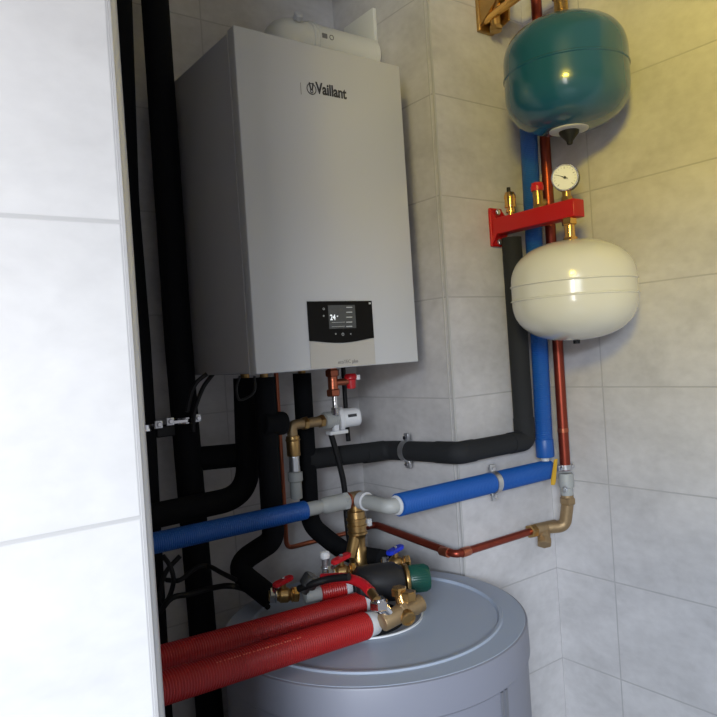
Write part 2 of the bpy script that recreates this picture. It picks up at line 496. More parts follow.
mk.box((1.05, FY - FR - 0.001, FZ + 0.000), (1.065, FY - FR + 0.002, FZ + 0.012)); mk.torus((1.079, FY - FR - 0.0005, FZ + 0.006), Y, 0.006, 0.001, 20, 6)
mk.build('print_mark', 'ink_soft', f)
MB().box((XS - 0.0125, FY - 0.030, FZ - 0.085), (XS - 0.0005, FY + 0.110, FZ + 0.135), 0.002).build('wall_plate', 'flue', f)


# ------------------------------------------------------------ insulated pipes
def pipe(name, parts_mat, pts, r, label, cat='pipe', rad=None, mesh=False, group=None, ripple=None, parent=None, seg=24):
    path = fillet(pts, rad if rad else r * 1.8) if len(pts) > 2 else pts
    m = MB().tube(path, r, seg, ripple=ripple)
    o = m.build(name, parts_mat, parent)
    if parent is None: tag(o, label, cat, group)
    return o


def fit(*pp):  # extend a line through two points
    return pp


G = 'black insulated pipes'
pipe('insulated_pipe', 'foam', [(0.671, 1.60, FL + 0.001), (0.669, 1.60, -0.85), (0.653, 1.60, 0.06), (0.652, 1.60, CE - 0.001)], 0.0325,
     'thick black insulated pipe running full height left of the boiler', group=G, rad=0.5)
e = [PY(131.5, 0, 1.6), PY(138.5, 200, 1.6), PY(150, 340, 1.6), PY(156.5, 450, 1.6), PY(161, 540, 1.6), PY(167, 640, 1.6)]
pts = [V(e[0].x - .03, 1.6, CE - .001)] + [p - X * 0.030 for p in e] + [V(e[-1].x - .032, 1.6, FL + .001)]
pipe('insulated_pipe', 'foam', pts, 0.030, 'leftmost black insulated upright, half hidden behind the pale wall edge', group=G, rad=0.6)

yB2 = 1.53
a = PY(245, 378, yB2); c = PY(247, 470, yB2)
zl = PY(175, 510, yB2).z
pB = thing('insulated_pipe', (c.x, yB2, zl), 'black insulated pipe dropping from boiler bottom and sweeping left above blue pipe', 'pipe', G)
MB().tube(fillet([(a.x, yB2, BZ0 - 0.012), (c.x, yB2, zl), (0.06, yB2, zl - 0.012)], 0.080, 12), 0.0285).build('insulation', 'foam', pB)
MB().cyl((a.x, yB2, BZ0 - 0.014), (a.x, yB2, BZ0), 0.011).build('pipe_end', 'brass', pB)
p = PY(218, 457, 1.58)
pipe('insulated_pipe', 'foam', [(0.6855, 1.60, p.z), (c.x - 0.010, 1.562, p.z)], 0.029,
     'short black insulated cross piece between the two thick pipes left of centre', group=G)

yA = 1.450
a = PY(264, 375, yA); c = PY(273.5, 540, yA)
e1 = PZ(232, 567, -0.470); e2 = PZ(270, 597, -0.527)
pA = thing('insulated_pipe', (c.x, yA, c.z), 'black insulated pipe dropping from boiler then doubling back to the red lever valve', 'pipe', G)
MB().tube(fillet([(a.x, yA, BZ0 - 0.012), (c.x, yA, c.z), e1, e2], 0.036, 10), 0.026).build('insulation', 'foam', pA)
MB().cyl((a.x, yA, BZ0 - 0.014), (a.x, yA, BZ0), 0.010).build('pipe_end', 'brass', pA)
s0 = PY(262, 424, yA - 0.01); s1 = PY(285, 423, yA - 0.01)
MB().cyl(s0, s1, 0.0275, bev=0.006).build('branch_stub', 'foam', pA)

yD = 1.53
a = PY(302, 375, yD); c = PY(310.5, 525, yD)
e1 = PY(345, 553, 1.49); e2 = PZ(384, 560, -0.487)
pD = thing('insulated_pipe', (c.x, yD, c.z), 'black insulated pipe curving from boiler underside to the blue handled valve', 'pipe', G)
MB().tube(fillet([(a.x, yD, BZ0 - 0.012), (c.x, yD, c.z), e1, e2], 0.065, 12), 0.0238).build('insulation', 'foam', pD)
MB().cyl((a.x, yD, BZ0 - 0.014), (a.x, yD, BZ0), 0.010).build('pipe_end', 'brass', pD)

yE = 1.53
k0 = PY(316, 458, yE); k1 = PX(387, 450, 1.212); k2 = PY(459, 453, 1.252); k3 = PY(525, 440, 1.252)
ztop = PY(513.5, 226, 1.252).z
pipe('insulated_pipe', 'foam2', [(0.945, yE, k0.z), (1.212, yE, k1.z), (1.218, 1.252, k2.z), (1.466, 1.252, k2.z), (1.468, 1.256, 0.283)], 0.0265,
     'charcoal insulated pipe wrapping the shaft and rising to the red manifold', group=G, rad=[0, .05, .022, .022, 0])

PE = [o for o in COL.objects if o.name.startswith('insulated_pipe')][-1]
PE['label'] = 'charcoal insulated pipe wrapping the shaft and rising to the red manifold'
MB().tube(fillet([(1.2165, 1.330, k1.z + (k2.z - k1.z) * 0.72), (1.218, 1.252, k2.z), (1.268, 1.252, k2.z)], 0.018, 10), 0.0282).build('elbow_wrap', 'foam2', PE)
MB().tube(fillet([(1.405, 1.252, k2.z), (1.4664, 1.252, k2.z), (1.4665, 1.2525, k2.z + 0.06)], 0.016, 10), 0.0280).build('elbow_wrap', 'foam2', PE)
MB().tube([(1.130, yE, k1.z + 0.002), (1.200, yE, k1.z)], 0.0278).build('joint_wrap', 'foam2', PE)

# ------------------------------------------------------------ blue and red corrugated pipes
yb1, zb1 = 1.38, PY(305, 510, 1.38).z
xb1 = PY(305, 510, 1.38).x
G2 = 'corrugated blue pipes'
t = thing('blue_corrugated_pipe', (xb1, yb1, zb1), 'blue corrugated pipe at left, crossing in front of the black uprights', 'pipe', G2)
MB().tube([(0.04, yb1, zb1), (xb1, yb1, zb1)], 0.0218, 28, ripple=(0.0045, 0.0011)).build('tube', 'blue', t)
YV = 1.248
pb = PY(398, 505, YV); pe = PY(549, 469.5, YV)
t2 = thing('blue_corrugated_pipe', (pb.x, YV, pb.z), 'thick blue corrugated pipe sloping across the shaft corner, clamped near its right end', 'pipe', G2)
MB().tube([pb, V(pe.x, YV, pb.z)], 0.0265, 28, ripple=(0.005, 0.0012)).build('tube', 'blue', t2)
# upright blue pipe
YU = 1.243
u0 = PY(526.5, 95, YU); u1 = PY(545.3, 457, YU)
t3 = thing('blue_corrugated_pipe', (u1.x, YU, u1.z), 'upright blue corrugated pipe beside the copper pipe behind both vessels', 'pipe', G2)
MB().tube([(u0.x, YU, u0.z), (u1.x, YU, u1.z + 0.048)], 0.0235, 28, ripple=(0.005, 0.0012)).build('tube', 'blue', t3)
MB().cyl((u1.x, YU, u1.z), (u1.x, YU, u1.z + 0.05), 0.0246, bev=0.002).build('end_sleeve', 'blue', t3)
MB().tube([(u1.x, YU, u1.z + 0.001), (u1.x - 0.001, YU, pb.z + 0.026)], 0.011).build('inner_pipe', 'pale_grey', t3)
MB().tube(fillet([(u0.x, YU, u0.z - 0.001), (u0.x, YU, u0.z + 0.022), (u0.x, YS - 0.0005, u0.z + 0.022)], 0.015), 0.010).build('upper_pipe', 'copper_dark', t3)
random.seed(4)
pr = MB()
cd = (V(0, 0, 0) - V(u0.x, YU, 0)).normalized()
z = u0.z - 0.02
while z > 0.08:
    h = random.choice((0.004, 0.006, 0.009))
    q = V(u0.x, YU, z) + cd * 0.0232 + X * 0.0015
    pr.box((q.x - 0.0018, q.y - 0.0009, z - h), (q.x + 0.0018, q.y + 0.0005, z))
    z -= h + random.choice((0.003, 0.005, 0.012))
pr.build('printed_line', 'print', t3, smooth=False)

G3 = 'red corrugated pipes'
rl0, rl1 = PZ(163, 688, -0.498), PZ(365, 625.5, -0.527)
ru0, ru1 = PZ(163, 659, -0.503), PZ(360, 603.5, -0.526)
for (p0, p1, r, lab) in ((rl0, rl1, 0.0268, 'lower of two red corrugated pipes lying over the tank top, nearest the viewer'),
                         (ru0, ru1, 0.0248, 'upper of two red corrugated pipes crossing the tank top, behind its twin')):
    d = (p1 - p0).normalized()
    st = p0 - d * 0.42
    t = thing('red_corrugated_pipe', p1, lab, 'pipe', G3)
    MB().tube([st, p1], r, 28, ripple=(0.005, 0.0012)).build('tube', 'red_tube', t)
    MB().cyl(p1 - d * 0.004, p1 + d * 0.027, r * 0.92, r * 0.86, bev=0.003).build('end_sleeve', 'pale_grey', t)['label'] = 'pale grey end sleeve'
    if r > 0.026:
        pr = MB(); s = 0.09
        up = (Z * 0.80 - Y * 0.6).normalized()
        while s < 0.26:
            w = random.choice((0.002, 0.003, 0.005))
            q = p0 + d * s + up * (r - 0.0002)
            pr.cyl(q - up * 0.0004 - Y * 0, q + up * 0.0004, 0.0016, seg=6)
            s += w + 0.003
        pr.build('printed_line', 'print_red', t, smooth=False)
# third red sleeve further back
q0 = PZ(320, 593, -0.500); q1 = PZ(344, 588, -0.500)
t = thing('red_corrugated_pipe', q0, 'short red corrugated sleeve partly seen behind the two long red pipes', 'pipe', G3)
MB().tube([q0, q1], 0.0205, 24, ripple=(0.005, 0.0011)).build('tube', 'red_tube', t)
d = (q1 - q0).normalized()
MB().cyl(q1 - d * 0.002, q1 + d * 0.016, 0.018, 0.016, bev=0.003).build('end_sleeve', 'pale_grey', t)
MB().cyl(q0 - d * 0.035, q0 + d * 0.002, 0.016, bev=0.002).build('coupling', 'grey_plastic', t)

# ------------------------------------------------------------ copper
cY = 1.60
a = PY(276, 372, cY); c = PY(288, 548, cY); m1 = PY(352, 533, cY)
pipe('thin_copper_pipe', 'copper', [(a.x, cY, BZ0), (c.x - 0.004, cY, c.z), (m1.x, cY, c.z)], 0.0062,
     'thin copper pipe dropping from boiler left side and turning right near tank', rad=0.02)
cz = PY(455, 555, 1.262).z
cx = PY(455, 555, 1.262).x
ce = PY(532, 538, 1.262)
t = thing('copper_pipe', (cx, 1.262, cz), 'copper pipe rounding the shaft corner low down to the brass strainer', 'pipe')
MB().tube(fillet([(m1.x + 0.012, cY, c.z + 0.004), (1.206, cY, c.z + 0.004), (cx + 0.004, 1.262, cz), (ce.x, 1.262, cz)], [0, 0.02, 0.02, 0], 10), 0.0098).build('tube', 'copper_dark', t)
MB().cyl((cx + 0.022, 1.262, cz), (cx + 0.050, 1.262, cz), 0.0118, bev=0.001).cyl((cx + 0.003, 1.315, cz), (cx + 0.002, 1.285, cz), 0.0118, bev=0.001).build('solder_sleeve', 'copper', t)
# upright copper
YC = 1.213
g1 = PY(565.5, 470, YC)
t = thing('copper_pipe', (g1.x, YC, g1.z), 'upright dark copper pipe between the blue pipe and the side wall', 'pipe')
MB().cyl((g1.x, YC, g1.z), (g1.x + 0.002, YC, CE - 0.001), 0.0142).build('tube', 'copper_dark', t)
MB().cyl((g1.x, YC, PY(563, 428, YC).z), (g1.x, YC, PY(563, 432, YC).z), 0.0152).build('joint_ring', 'copper', t)

# ------------------------------------------------------------ teal and white vessels


def dome(R, H, band, n=18, p=2.35):
    """profile of a pressure vessel from bottom to top, centre at 0"""
    pr = []
    hh = H / 2 - band
    for i in range(n + 1):
        a = math.pi / 2 * i / n
        r = R * math.sin(a) ** (2 / p); z = -band - hh * math.cos(a) ** (2 / p)
        pr.append((z, r))
    pr2 = [(-z, r) for z, r in reversed(pr)]
    return pr, pr2


# white vessel
wc = PX(573.5, 290.5, 1.441)
R, H = 0.1475, 0.243
lo, hi = dome(R, H, 0.020)
v = thing('expansion_vessel', wc - Z * (H / 2), 'cream white expansion vessel hanging under the red manifold', 'expansion vessel', 'expansion vessels')
MB().lathe(wc, Z, lo + [(-0.0195, R + 0.0025), (-0.017, R + 0.003), (-0.0145, R), (0.0145, R), (0.017, R + 0.003), (0.0195, R + 0.0025)] + hi, 64).build('shell', 'cream', v)
MB().cyl(wc - Z * (H / 2 - 0.003), wc - Z * (H / 2 + 0.008), 0.009, 0.008).build('valve_cap', 'rubber', v)
# teal vessel
tc_ = PX(565.5, 76, 1.441)
R2, H2 = 0.1450, 0.264
lo, hi = dome(R2, H2, 0.030, p=2.5)
v2 = thing('expansion_vessel', tc_ - Z * (H2 / 2), 'teal blue expansion vessel hanging at the top from the brass bracket', 'expansion vessel', 'expansion vessels')
MB().lathe(tc_, Z, lo + [(0.000, R2), (0.002, R2 + 0.0022), (0.005, R2 + 0.0022), (0.007, R2)] + hi, 64).build('shell', 'teal', v2)
zb_ = tc_ - Z * (H2 / 2)
MB().lathe(zb_ + Z * 0.0045, -Z, [(0, 0.046), (0.004, 0.046), (0.006, 0.040), (0.006, 0.026)], 40).build('bottom_flange', 'pale_grey', v2)['label'] = 'pale grey bottom disc'
MB().lathe(zb_ - Z * 0.001, -Z, [(0, 0.024), (0.006, 0.023), (0.024, 0.008), (0.030, 0.007), (0.032, 0.005)], 28).build('valve_cap', 'rubber', v2)
zt_ = tc_ + Z * (H2 / 2)
MB().lathe(zt_ - Z * 0.006, Z, [(0, 0.046), (0.008, 0.043), (0.010, 0.036), (0.011, 0.022)], 40).build('top_flange', 'steel', v2)

# safety manifold
XM = 1.452
yn = 1.027; zc = PX(540, 217, XM).z
mf = thing('safety_manifold', (XM, YS, zc - 0.02), 'red painted safety manifold bar bolted to the shaft above the cream vessel', 'manifold')
far0, far1 = PX(497, 213, XM), PX(497, 232, XM)
MB().box((XM - 0.021, yn, zc - 0.0215), (XM + 0.021, YS - 0.010, zc + 0.0215), 0.0025).build('bar', 'red_paint', mf)
fl = MB().box((XM - 0.024, YS - 0.010, zc - 0.052), (XM + 0.024, YS - 0.0005, zc + 0.052), 0.003)
for s in (-1, 1):
    fl.prism([(XM - 0.022, YS - 0.0095, zc + s * 0.020), (XM - 0.022, YS - 0.0095, zc + s * 0.046), (XM - 0.022, YS - 0.028, zc + s * 0.020)], (0.004, 0, 0))
    fl.prism([(XM + 0.018, YS - 0.0095, zc + s * 0.020), (XM + 0.018, YS - 0.0095, zc + s * 0.046), (XM + 0.018, YS - 0.028, zc + s * 0.020)], (0.004, 0, 0))
fl.build('wall_flange', 'red_paint', mf)
for s in (-1, 1): MB().hexnut((XM, YS - 0.012, zc + s * 0.040), (XM, YS - 0.019, zc + s * 0.040), 0.008).build('bolt', 'steel', mf)
# brass nipple below near end
zn = wc.z + H / 2
n = MB().cyl((wc.x, wc.y, zc - 0.0215), (wc.x, wc.y, zn - 0.004), 0.0125).hexnut((wc.x, wc.y, zc - 0.022), (wc.x, wc.y, zc - 0.040), 0.0185).hexnut((wc.x, wc.y, zn + 0.008), (wc.x, wc.y, zn - 0.006), 0.0185)
tag(n.build('brass_nipple', 'brass_bright'), 'bright brass connector between red manifold and cream vessel', 'fitting')
# automatic air vent
q = PX(510.5, 208, XM)
yv = q.y
av = thing('air_vent', (XM, yv, zc + 0.0215), 'slim golden brass air vent standing on the wall end of red manifold', 'air vent')
zt0 = zc + 0.0215
MB().lathe((XM, yv, zt0), Z, [(0, 0.008), (0.008, 0.008), (0.009, 0.0125), (0.016, 0.0125), (0.017, 0.010), (0.021, 0.010), (0.022, 0.0150), (0.028, 0.0155), (0.029, 0.0145), (0.046, 0.0145), (0.047, 0.0155), (0.053, 0.0155), (0.057, 0.0135), (0.062, 0.012), (0.063, 0.005)], 32).build('body', 'brass_bright', av)
MB().cyl((XM - 0.003, yv, zt0 + 0.061), (XM - 0.003, yv, zt0 + 0.075), 0.0055, 0.005, seg=16).build('cap', 'rubber', av)
# safety valve
q = PX(538, 199, XM); ysv = q.y
sv = thing('safety_valve', (XM, ysv, zt0), 'brass safety valve with red cap in the middle of red manifold', 'safety valve')
MB().hexnut((XM, ysv, zt0), (XM, ysv, zt0 + 0.010), 0.015).cyl((XM, ysv, zt0 + 0.010), (XM, ysv, zt0 + 0.046), 0.0125).cyl((XM, ysv, zt0 + 0.018), (XM + 0.024, ysv, zt0 + 0.018), 0.009).build('body', 'brass', sv)
MB().lathe((XM, ysv, zt0 + 0.045), Z, [(0, 0.016), (0.012, 0.0165), (0.014, 0.015), (0.020, 0.0148), (0.021, 0.013)], 24).build('cap', 'red_plastic', sv)
# gauge
gc = PX(565.5, 178, XM)
gd = (V(-0.86, -0.50, -0.10)).normalized()
gr = 0.033
gg = thing('pressure_gauge', (XM, gc.y - 0.0, zt0), 'round white dial pressure gauge with black case on red manifold', 'pressure gauge')
gcc = V(XM, gc.y - 0.0, gc.z)
MB().lathe(gcc + gd * -0.022, gd, [(0, 0.024), (0.003, gr - 0.002), (0.008, gr), (0.036, gr), (0.038, gr - 0.001), (0.038, gr - 0.003), (0.034, gr - 0.0035)], 48).build('case', 'gauge_case', gg)
MB().lathe(gcc + gd * 0.009, gd, [(0, gr - 0.0036), (0.004, gr - 0.0036)], 48).build('dial', 'dial', gg)
MB().torus(gcc + gd * 0.0155, gd, gr - 0.0022, 0.0016).build('bezel', 'chrome', gg)
uu = gd.cross(Z).normalized() * -1; ww = uu.cross(gd) * -1
if ww.z < 0: ww = -ww
tk = MB(); fc = gcc + gd * 0.0133
rightv = Vector((gd.y * -1, gd.x, 0)).normalized()
if rightv.x < 0: rightv = -rightv
upv = gd.cross(rightv)
if upv.z < 0: upv = -upv
for i in range(17):
    an = math.radians(225 - 270 * i / 16)
    dr = rightv * math.cos(an) + upv * math.sin(an)
    L0 = gr * (0.62 if i % 4 == 0 else 0.70)
    tk.cyl(fc + dr * L0, fc + dr * gr * 0.79, 0.00055 if i % 4 == 0 else 0.0003, seg=6)
tk.build('scale_marks', 'ink', gg)
an = math.radians(155)
dr = rightv * math.cos(an) + upv * math.sin(an)
MB().cyl(fc + gd * .001 - dr * 0.007, fc + gd * .001 + dr * 0.021, 0.0011, 0.0005, seg=8).cyl(fc, fc + gd * 0.003, 0.0032).build('needle', 'ink', gg)
MB().cyl((XM, gcc.y, zt0), (XM, gcc.y, gc.z - 0.022), 0.010).hexnut((XM, gcc.y, zt0), (XM, gcc.y, zt0 + 0.012), 0.0145).build('stem', 'brass', gg)

# brass bracket for teal vessel
XT = 1.460
bt = thing('brass_bracket', (XT, YS, 0.86), 'golden brass wall bracket with arm reaching out to the teal vessel', 'bracket')
bk = MB().box((XT - 0.030, YS - 0.012, 0.845), (XT + 0.030, YS - 0.0005, 0.99), 0.003)
bk.build('wall_plate', 'brass', bt)
arm = MB().tube([(XT - 0.012, YS - 0.01, 0.872), (XT - 0.012, tc_.y, 0.902)], 0.0115, 16)
arm.tube([(XT + 0.012, YS - 0.01, 0.905), (XT + 0.012, tc_.y, 0.915)], 0.010, 16)
arm.build('arm', 'brass_bright', bt)
MB().prism([(XT - 0.026, YS - 0.012, 0.860), (XT - 0.026, YS - 0.012, 0.985), (XT - 0.026, YS - 0.085, 0.985), (XT - 0.026, YS - 0.075, 0.905)], (0.006, 0, 0)).prism([(XT + 0.020, YS - 0.012, 0.845), (XT + 0.020, YS - 0.012, 0.985), (XT + 0.020, YS - 0.085, 0.985), (XT + 0.020, YS - 0.070, 0.860)], (0.006, 0, 0)).build('gusset', 'brass', bt)
MB().cyl((XT, YS - 0.042, 0.842), (XT, YS - 0.042, 0.92), 0.014).hexnut((XT, YS - 0.042, 0.836), (XT, YS - 0.042, 0.850), 0.018).build('pipe_socket', 'brass', bt)
zh = zt_.z + 0.006
MB().hexnut((tc_.x, tc_.y, zh - 0.004), (tc_.x, tc_.y, zh + 0.016), 0.021).threads((tc_.x, tc_.y, zh + 0.016), (tc_.x, tc_.y, zh + 0.050), 0.0165, 8).cyl((tc_.x, tc_.y, zh + 0.05), (tc_.x, tc_.y, 0.93), 0.021).build('vessel_connector', 'brass', bt)


# ------------------------------------------------------------ pipe clamps
def clamp(c, axis, R, out, label, rod=None, big=1.0):
    """two-screw clamp: band around axis with ears along +-out"""
    c = Vector(c); a = Vector(axis).normalized(); out = Vector(out).normalized(); sd = a.cross(out)
    t = thing('pipe_clamp', c, label, 'pipe clamp', 'steel pipe clamps')
    w = 0.017 * big
    MB().lathe(c - a * w / 2, a, [(0, R + 0.0002), (0, R + 0.0030), (w, R + 0.0030), (w, R + 0.0002), (0, R + 0.0002)], 48, cap=False).build('band', 'steel', t)
    for s in (-1, 1):
        o = c + out * s * (R + 0.009)
        rot = Matrix((a, out, sd)).transposed()
        m = MB(); m.box(V(-0.009 * big, -0.011 * big, -0.0035), V(0.009 * big, 0.011 * big, 0.0035), 0.001)
        for v_ in m.bm.verts: v_.co = rot @ v_.co + o
        m.build('ear', 'steel', t)
        m = MB(); m.hexnut(o - sd * 0.010, o - sd * 0.003, 0.0062); m.hexnut(o + sd * 0.003, o + sd * 0.008, 0.006)
        m.build('screw', 'chrome', t)
    if rod is not None:
        MB().cyl(c + (Vector(rod) - c).normalized() * R, rod, 0.004, seg=12).build('threaded_rod', 'steel', t)
    return t


pc = PX(407, 451, k1.x)
clamp((1.214, pc.y, k1.z + (k2.z - k1.z) * 0.35), (0, 1, 0), 0.0265, Z, 'steel clamp with two bolts around the charcoal horizontal pipe', rod=(XS - 0.0005, pc.y, k1.z + (k2.z - k1.z) * 0.35))
pc = PY(493, 482, YV)
clamp((pc.x, YV, pb.z), X, 0.0265, V(0, 0, 1), 'steel clamp with two bolts around the sloping thick blue pipe', rod=(pc.x, YS - 0.0005, pb.z))
pc = PY(567, 466.5, YC)
clamp((g1.x, YC, pc.z), Z, 0.0142, X, 'small steel clamp around the copper upright above grey coupling', rod=(g1.x, YS - 0.0005, pc.z), big=0.8)
# long clamp rail on the two left uprights
zc_ = PY(185, 421, 1.56).z
zl_ = PY(160, 427, 1.56).z
t = thing('clamp_rail', (0.62, 1.60, zc_), 'steel double clamp joining the two black uprights left of boiler', 'pipe clamp', 'steel pipe clamps')
xl = PY(146, 428, 1.46).x; xr = PY(199, 419, 1.46).x
for (bx_, bz_, br_) in ((0.6595, zc_, 0.0340), (0.548, zl_, 0.0305)):
    MB().lathe((bx_, 1.60, bz_ - 0.007), Z, [(0, br_), (0, br_ + 0.0025), (0.014, br_ + 0.0025), (0.014, br_), (0, br_)], 48, cap=False).build('band', 'chrome', t)
MB().box((PY(170, 421.5, 1.562).x, 1.559, zc_ - 0.004), (PY(198, 418, 1.562).x, 1.5625, zc_ + 0.004), 0.001).build('cross_bar', 'chrome', t)
for px, py in ((158.5, 424.5), (170, 421.5), (197.5, 418)):
    q = PY(px, py, 1.560)
    m = MB().box(q - V(0.009, 0.003, 0.009), q + V(0.009, 0.003, 0.009), 0.001)
    m.build('ear', 'steel', t)
    MB().hexnut(q - Y * 0.003, q - Y * 0.010, 0.0058).build('screw', 'chrome', t)
q = PY(164, 430, 1.60)
MB().box(q - V(0.022, 0.010, 0.016), q + V(0.026, 0.014, 0.012), 0.004).build('rubber_block', 'rubber', t)
MB().cyl((0.661, 1.634, zc_), (0.661, YB - 0.0005, zc_), 0.004).build('threaded_rod', 'steel', t)

# ------------------------------------------------------------ strainer at right
t = thing('brass_strainer', (ce.x, 1.262, cz), 'sand-cast brass Y strainer with elbow rising to the grey coupling', 'fitting')
c0 = V(ce.x, 1.262, cz); ex = g1.x
m = MB().cyl(c0 + X * 0.012, V(ex - 0.010, 1.250, cz), 0.0165, bev=0.002)
m.tube(fillet([V(ex - 0.045, 1.256, cz), V(ex - 0.002, 1.225, cz), V(ex, YC, cz + 0.065)], 0.025, 10), 0.0165, 24)
m.build('body', 'brass_raw', t)
lg0 = c0 + X * 0.050; ld = V(-0.55, -0.45, -0.70).normalized()
MB().cyl(lg0, lg0 + ld * 0.044, 0.0175, bev=0.002).hexnut(lg0 + ld * 0.036, lg0 + ld * 0.054, 0.0205).build('strainer_leg', 'brass_raw', t)
MB().hexnut(c0 - X * 0.010, c0 + X * 0.014, 0.0185).build('inlet_nut', 'brass', t)
MB().hexnut((ex, YC, cz + 0.062), (ex, YC, cz + 0.082), 0.0215).cyl((ex, YC, cz + 0.078), (ex, YC, cz + 0.088), 0.017).build('outlet_nut', 'brass_raw', t)
zg0 = cz + 0.088; zg1 = PY(565, 474, YC).z
t = thing('grey_coupling', (ex, YC, zg0), 'mottled grey valve coupling with small side lever under the copper upright', 'fitting')
MB().lathe((ex, YC, zg0), Z, [(0, 0.0165), (0.02, 0.0172), (0.022, 0.0205), (0.055, 0.0205), (0.060, 0.018), (zg1 - zg0, 0.0165)], 28).build('body', 'grey_plastic', t)
zz = PY(556, 491, 1.2).z
MB().torus((ex - 0.030, 1.195, zz), Y, 0.007, 0.002, 24, 8).cyl((ex - 0.022, 1.198, zz), (ex - 0.012, 1.205, zz + 0.002), 0.003).build('lever', 'steel', t)
# yellow lever
ya, yb_ = PY(556.5, 459, 1.19), PY(554, 483, 1.19)
m = MB().prism([ya + V(-0.006, 0, 0), ya + V(0.006, 0, 0), yb_ + V(0.0075, 0, 0.002), yb_ + V(0.004, 0, -0.006), yb_ + V(-0.010, 0, -0.004), yb_ + V(-0.007, 0, 0.010)], (0, 0.004, 0), 0.001)
tag(m.build('yellow_lever', 'yellow'), 'thin yellow lever hanging beside copper upright at blue pipe end', 'lever')

# ------------------------------------------------------------ cold water tee, elbow and safety group
tx = PY(352, 502, yb1).x
t = thing('grey_fitting', (xb1, yb1, zb1), 'grey press fitting between left blue pipe and the brass tee', 'fitting', 'grey plastic pipe fittings')
MB().lathe((xb1 - 0.004, yb1, zb1), X, [(0, 0.013), (0.005, 0.0165), (0.040, 0.0165), (0.048, 0.014), (0.052, 0.0165), (0.060, 0.020), (tx - xb1 - 0.012, 0.020), (tx - xb1 - 0.008, 0.017)], 28).build('body', 'grey_plastic', t)
MB().hexnut((tx - 0.030, yb1, zb1), (tx - 0.014, yb1, zb1), 0.0225).build('union_nut', 'grey_plastic', t)
tee = thing('brass_safety_group', (tx + 0.012, yb1, zb1 - 0.17), 'tall brass valve body hanging under the tee between blue pipes', 'valve')
txc = tx + 0.010
MB().cyl((txc - 0.018, yb1, zb1), (txc + 0.018, yb1, zb1), 0.0185, bev=0.003).lathe((txc, yb1, zb1), -Z, [(0, 0.016), (0.02, 0.016)], 24).cyl((txc, yb1, zb1), (txc, yb1 - 0.03, zb1), 0.0165).build('tee', 'brass_raw', tee)
MB().torus((txc - 0.02, yb1, zb1), X, 0.0175, 0.003, 32, 8).build('ring', 'copper', tee)
MB().lathe((txc, yb1, zb1 - 0.015), -Z, [(0, 0.016), (0.012, 0.0165), (0.014, 0.021), (0.030, 0.022), (0.031, 0.0245), (0.036, 0.0245), (0.037, 0.022), (0.046, 0.022), (0.047, 0.0245), (0.052, 0.0245), (0.053, 0.022), (0.062, 0.022), (0.064, 0.0245), (0.069, 0.0245), (0.072, 0.021), (0.080, 0.0185), (0.10, 0.0175), (0.104, 0.019), (0.125, 0.021), (0.130, 0.0235), (0.150, 0.0235), (0.153, 0.019)], 32).tube([(txc - 0.006, yb1, zb1 - 0.085), (txc - 0.034, yb1 - 0.012, zb1 - 0.135)], 0.014, 20).build('body', 'brass', tee)
q = V(txc + 0.022, yb1 - 0.014, zb1 - 0.060)
MB().box(q - V(0.0, 0.005, 0.009), q + V(0.011, 0.005, 0.009), 0.002).build('test_port', 'pale_grey', tee)
xe = PY(376, 508, YV).x
t = thing('grey_elbow', (xe, YV, pb.z), 'grey plastic elbow entering the left end of thick blue pipe', 'fitting', 'grey plastic pipe fittings')
MB().tube(fillet([(txc, yb1 - 0.026, zb1), (txc, YV, pb.z), (pb.x + 0.004, YV, pb.z)], 0.022, 10), 0.0175, 28).build('body', 'grey_plastic', t)
MB().lathe((txc, yb1 - 0.024, zb1), -Y, [(0, 0.021), (0.022, 0.022), (0.024, 0.019)], 28).build('collar', 'pale_grey', t)
MB().hexnut((txc + 0.022, YV, pb.z), (txc + 0.040, YV, pb.z), 0.0215).build('union_nut', 'grey_plastic', t)
MB().torus((pb.x - 0.004, YV, pb.z), X, 0.0185, 0.0045, 32, 8).build('collar', 'pale_grey', t)

# filling assembly under boiler
yq = 1.455
hx = PY(292, 428, yq)
t = thing('brass_filling_valve', (hx.x, yq, hx.z - 0.12), 'brass elbow assembly below the boiler dropping to left blue pipe', 'valve')
hr = PY(325, 420, yq)
hz = PY(300, 424, yq).z
MB().tube(fillet([(hr.x, yq, hz), (hx.x, yq, hz), (hx.x, yq, hz - 0.075)], 0.012, 8), 0.0125, 24).build('elbow', 'brass_raw', t)
MB().hexnut((hx.x + 0.030, yq, hz), (hx.x + 0.044, yq, hz), 0.0165).build('hex_nut', 'brass', t)
MB().hexnut((hr.x - 0.018, yq, hz), (hr.x - 0.004, yq, hz), 0.0165).build('hex_nut', 'brass', t)
zv = [PY(292, yy, yq).z for yy in (440, 458, 472, 480, 500)]
MB().cyl((hx.x, yq, zv[0] + .01), (hx.x, yq, zv[1] + 0.004), 0.0165, bev=0.002).torus((hx.x, yq, zv[0]), Z, 0.0155, 0.003, 28, 8).build('check_valve', 'brass', t)
MB().threads((hx.x, yq, zv[1] + 0.004), (hx.x, yq, zv[2]), 0.0135, 6).build('threaded_nipple', 'steel', t)
MB().lathe((hx.x, yq, zv[2]), -Z, [(0, 0.0135), (0.002, 0.018), (0.022, 0.018), (0.026, 0.0145), (0.065, 0.0145)], 28).build('lower_adapter', 'grey_plastic', t)
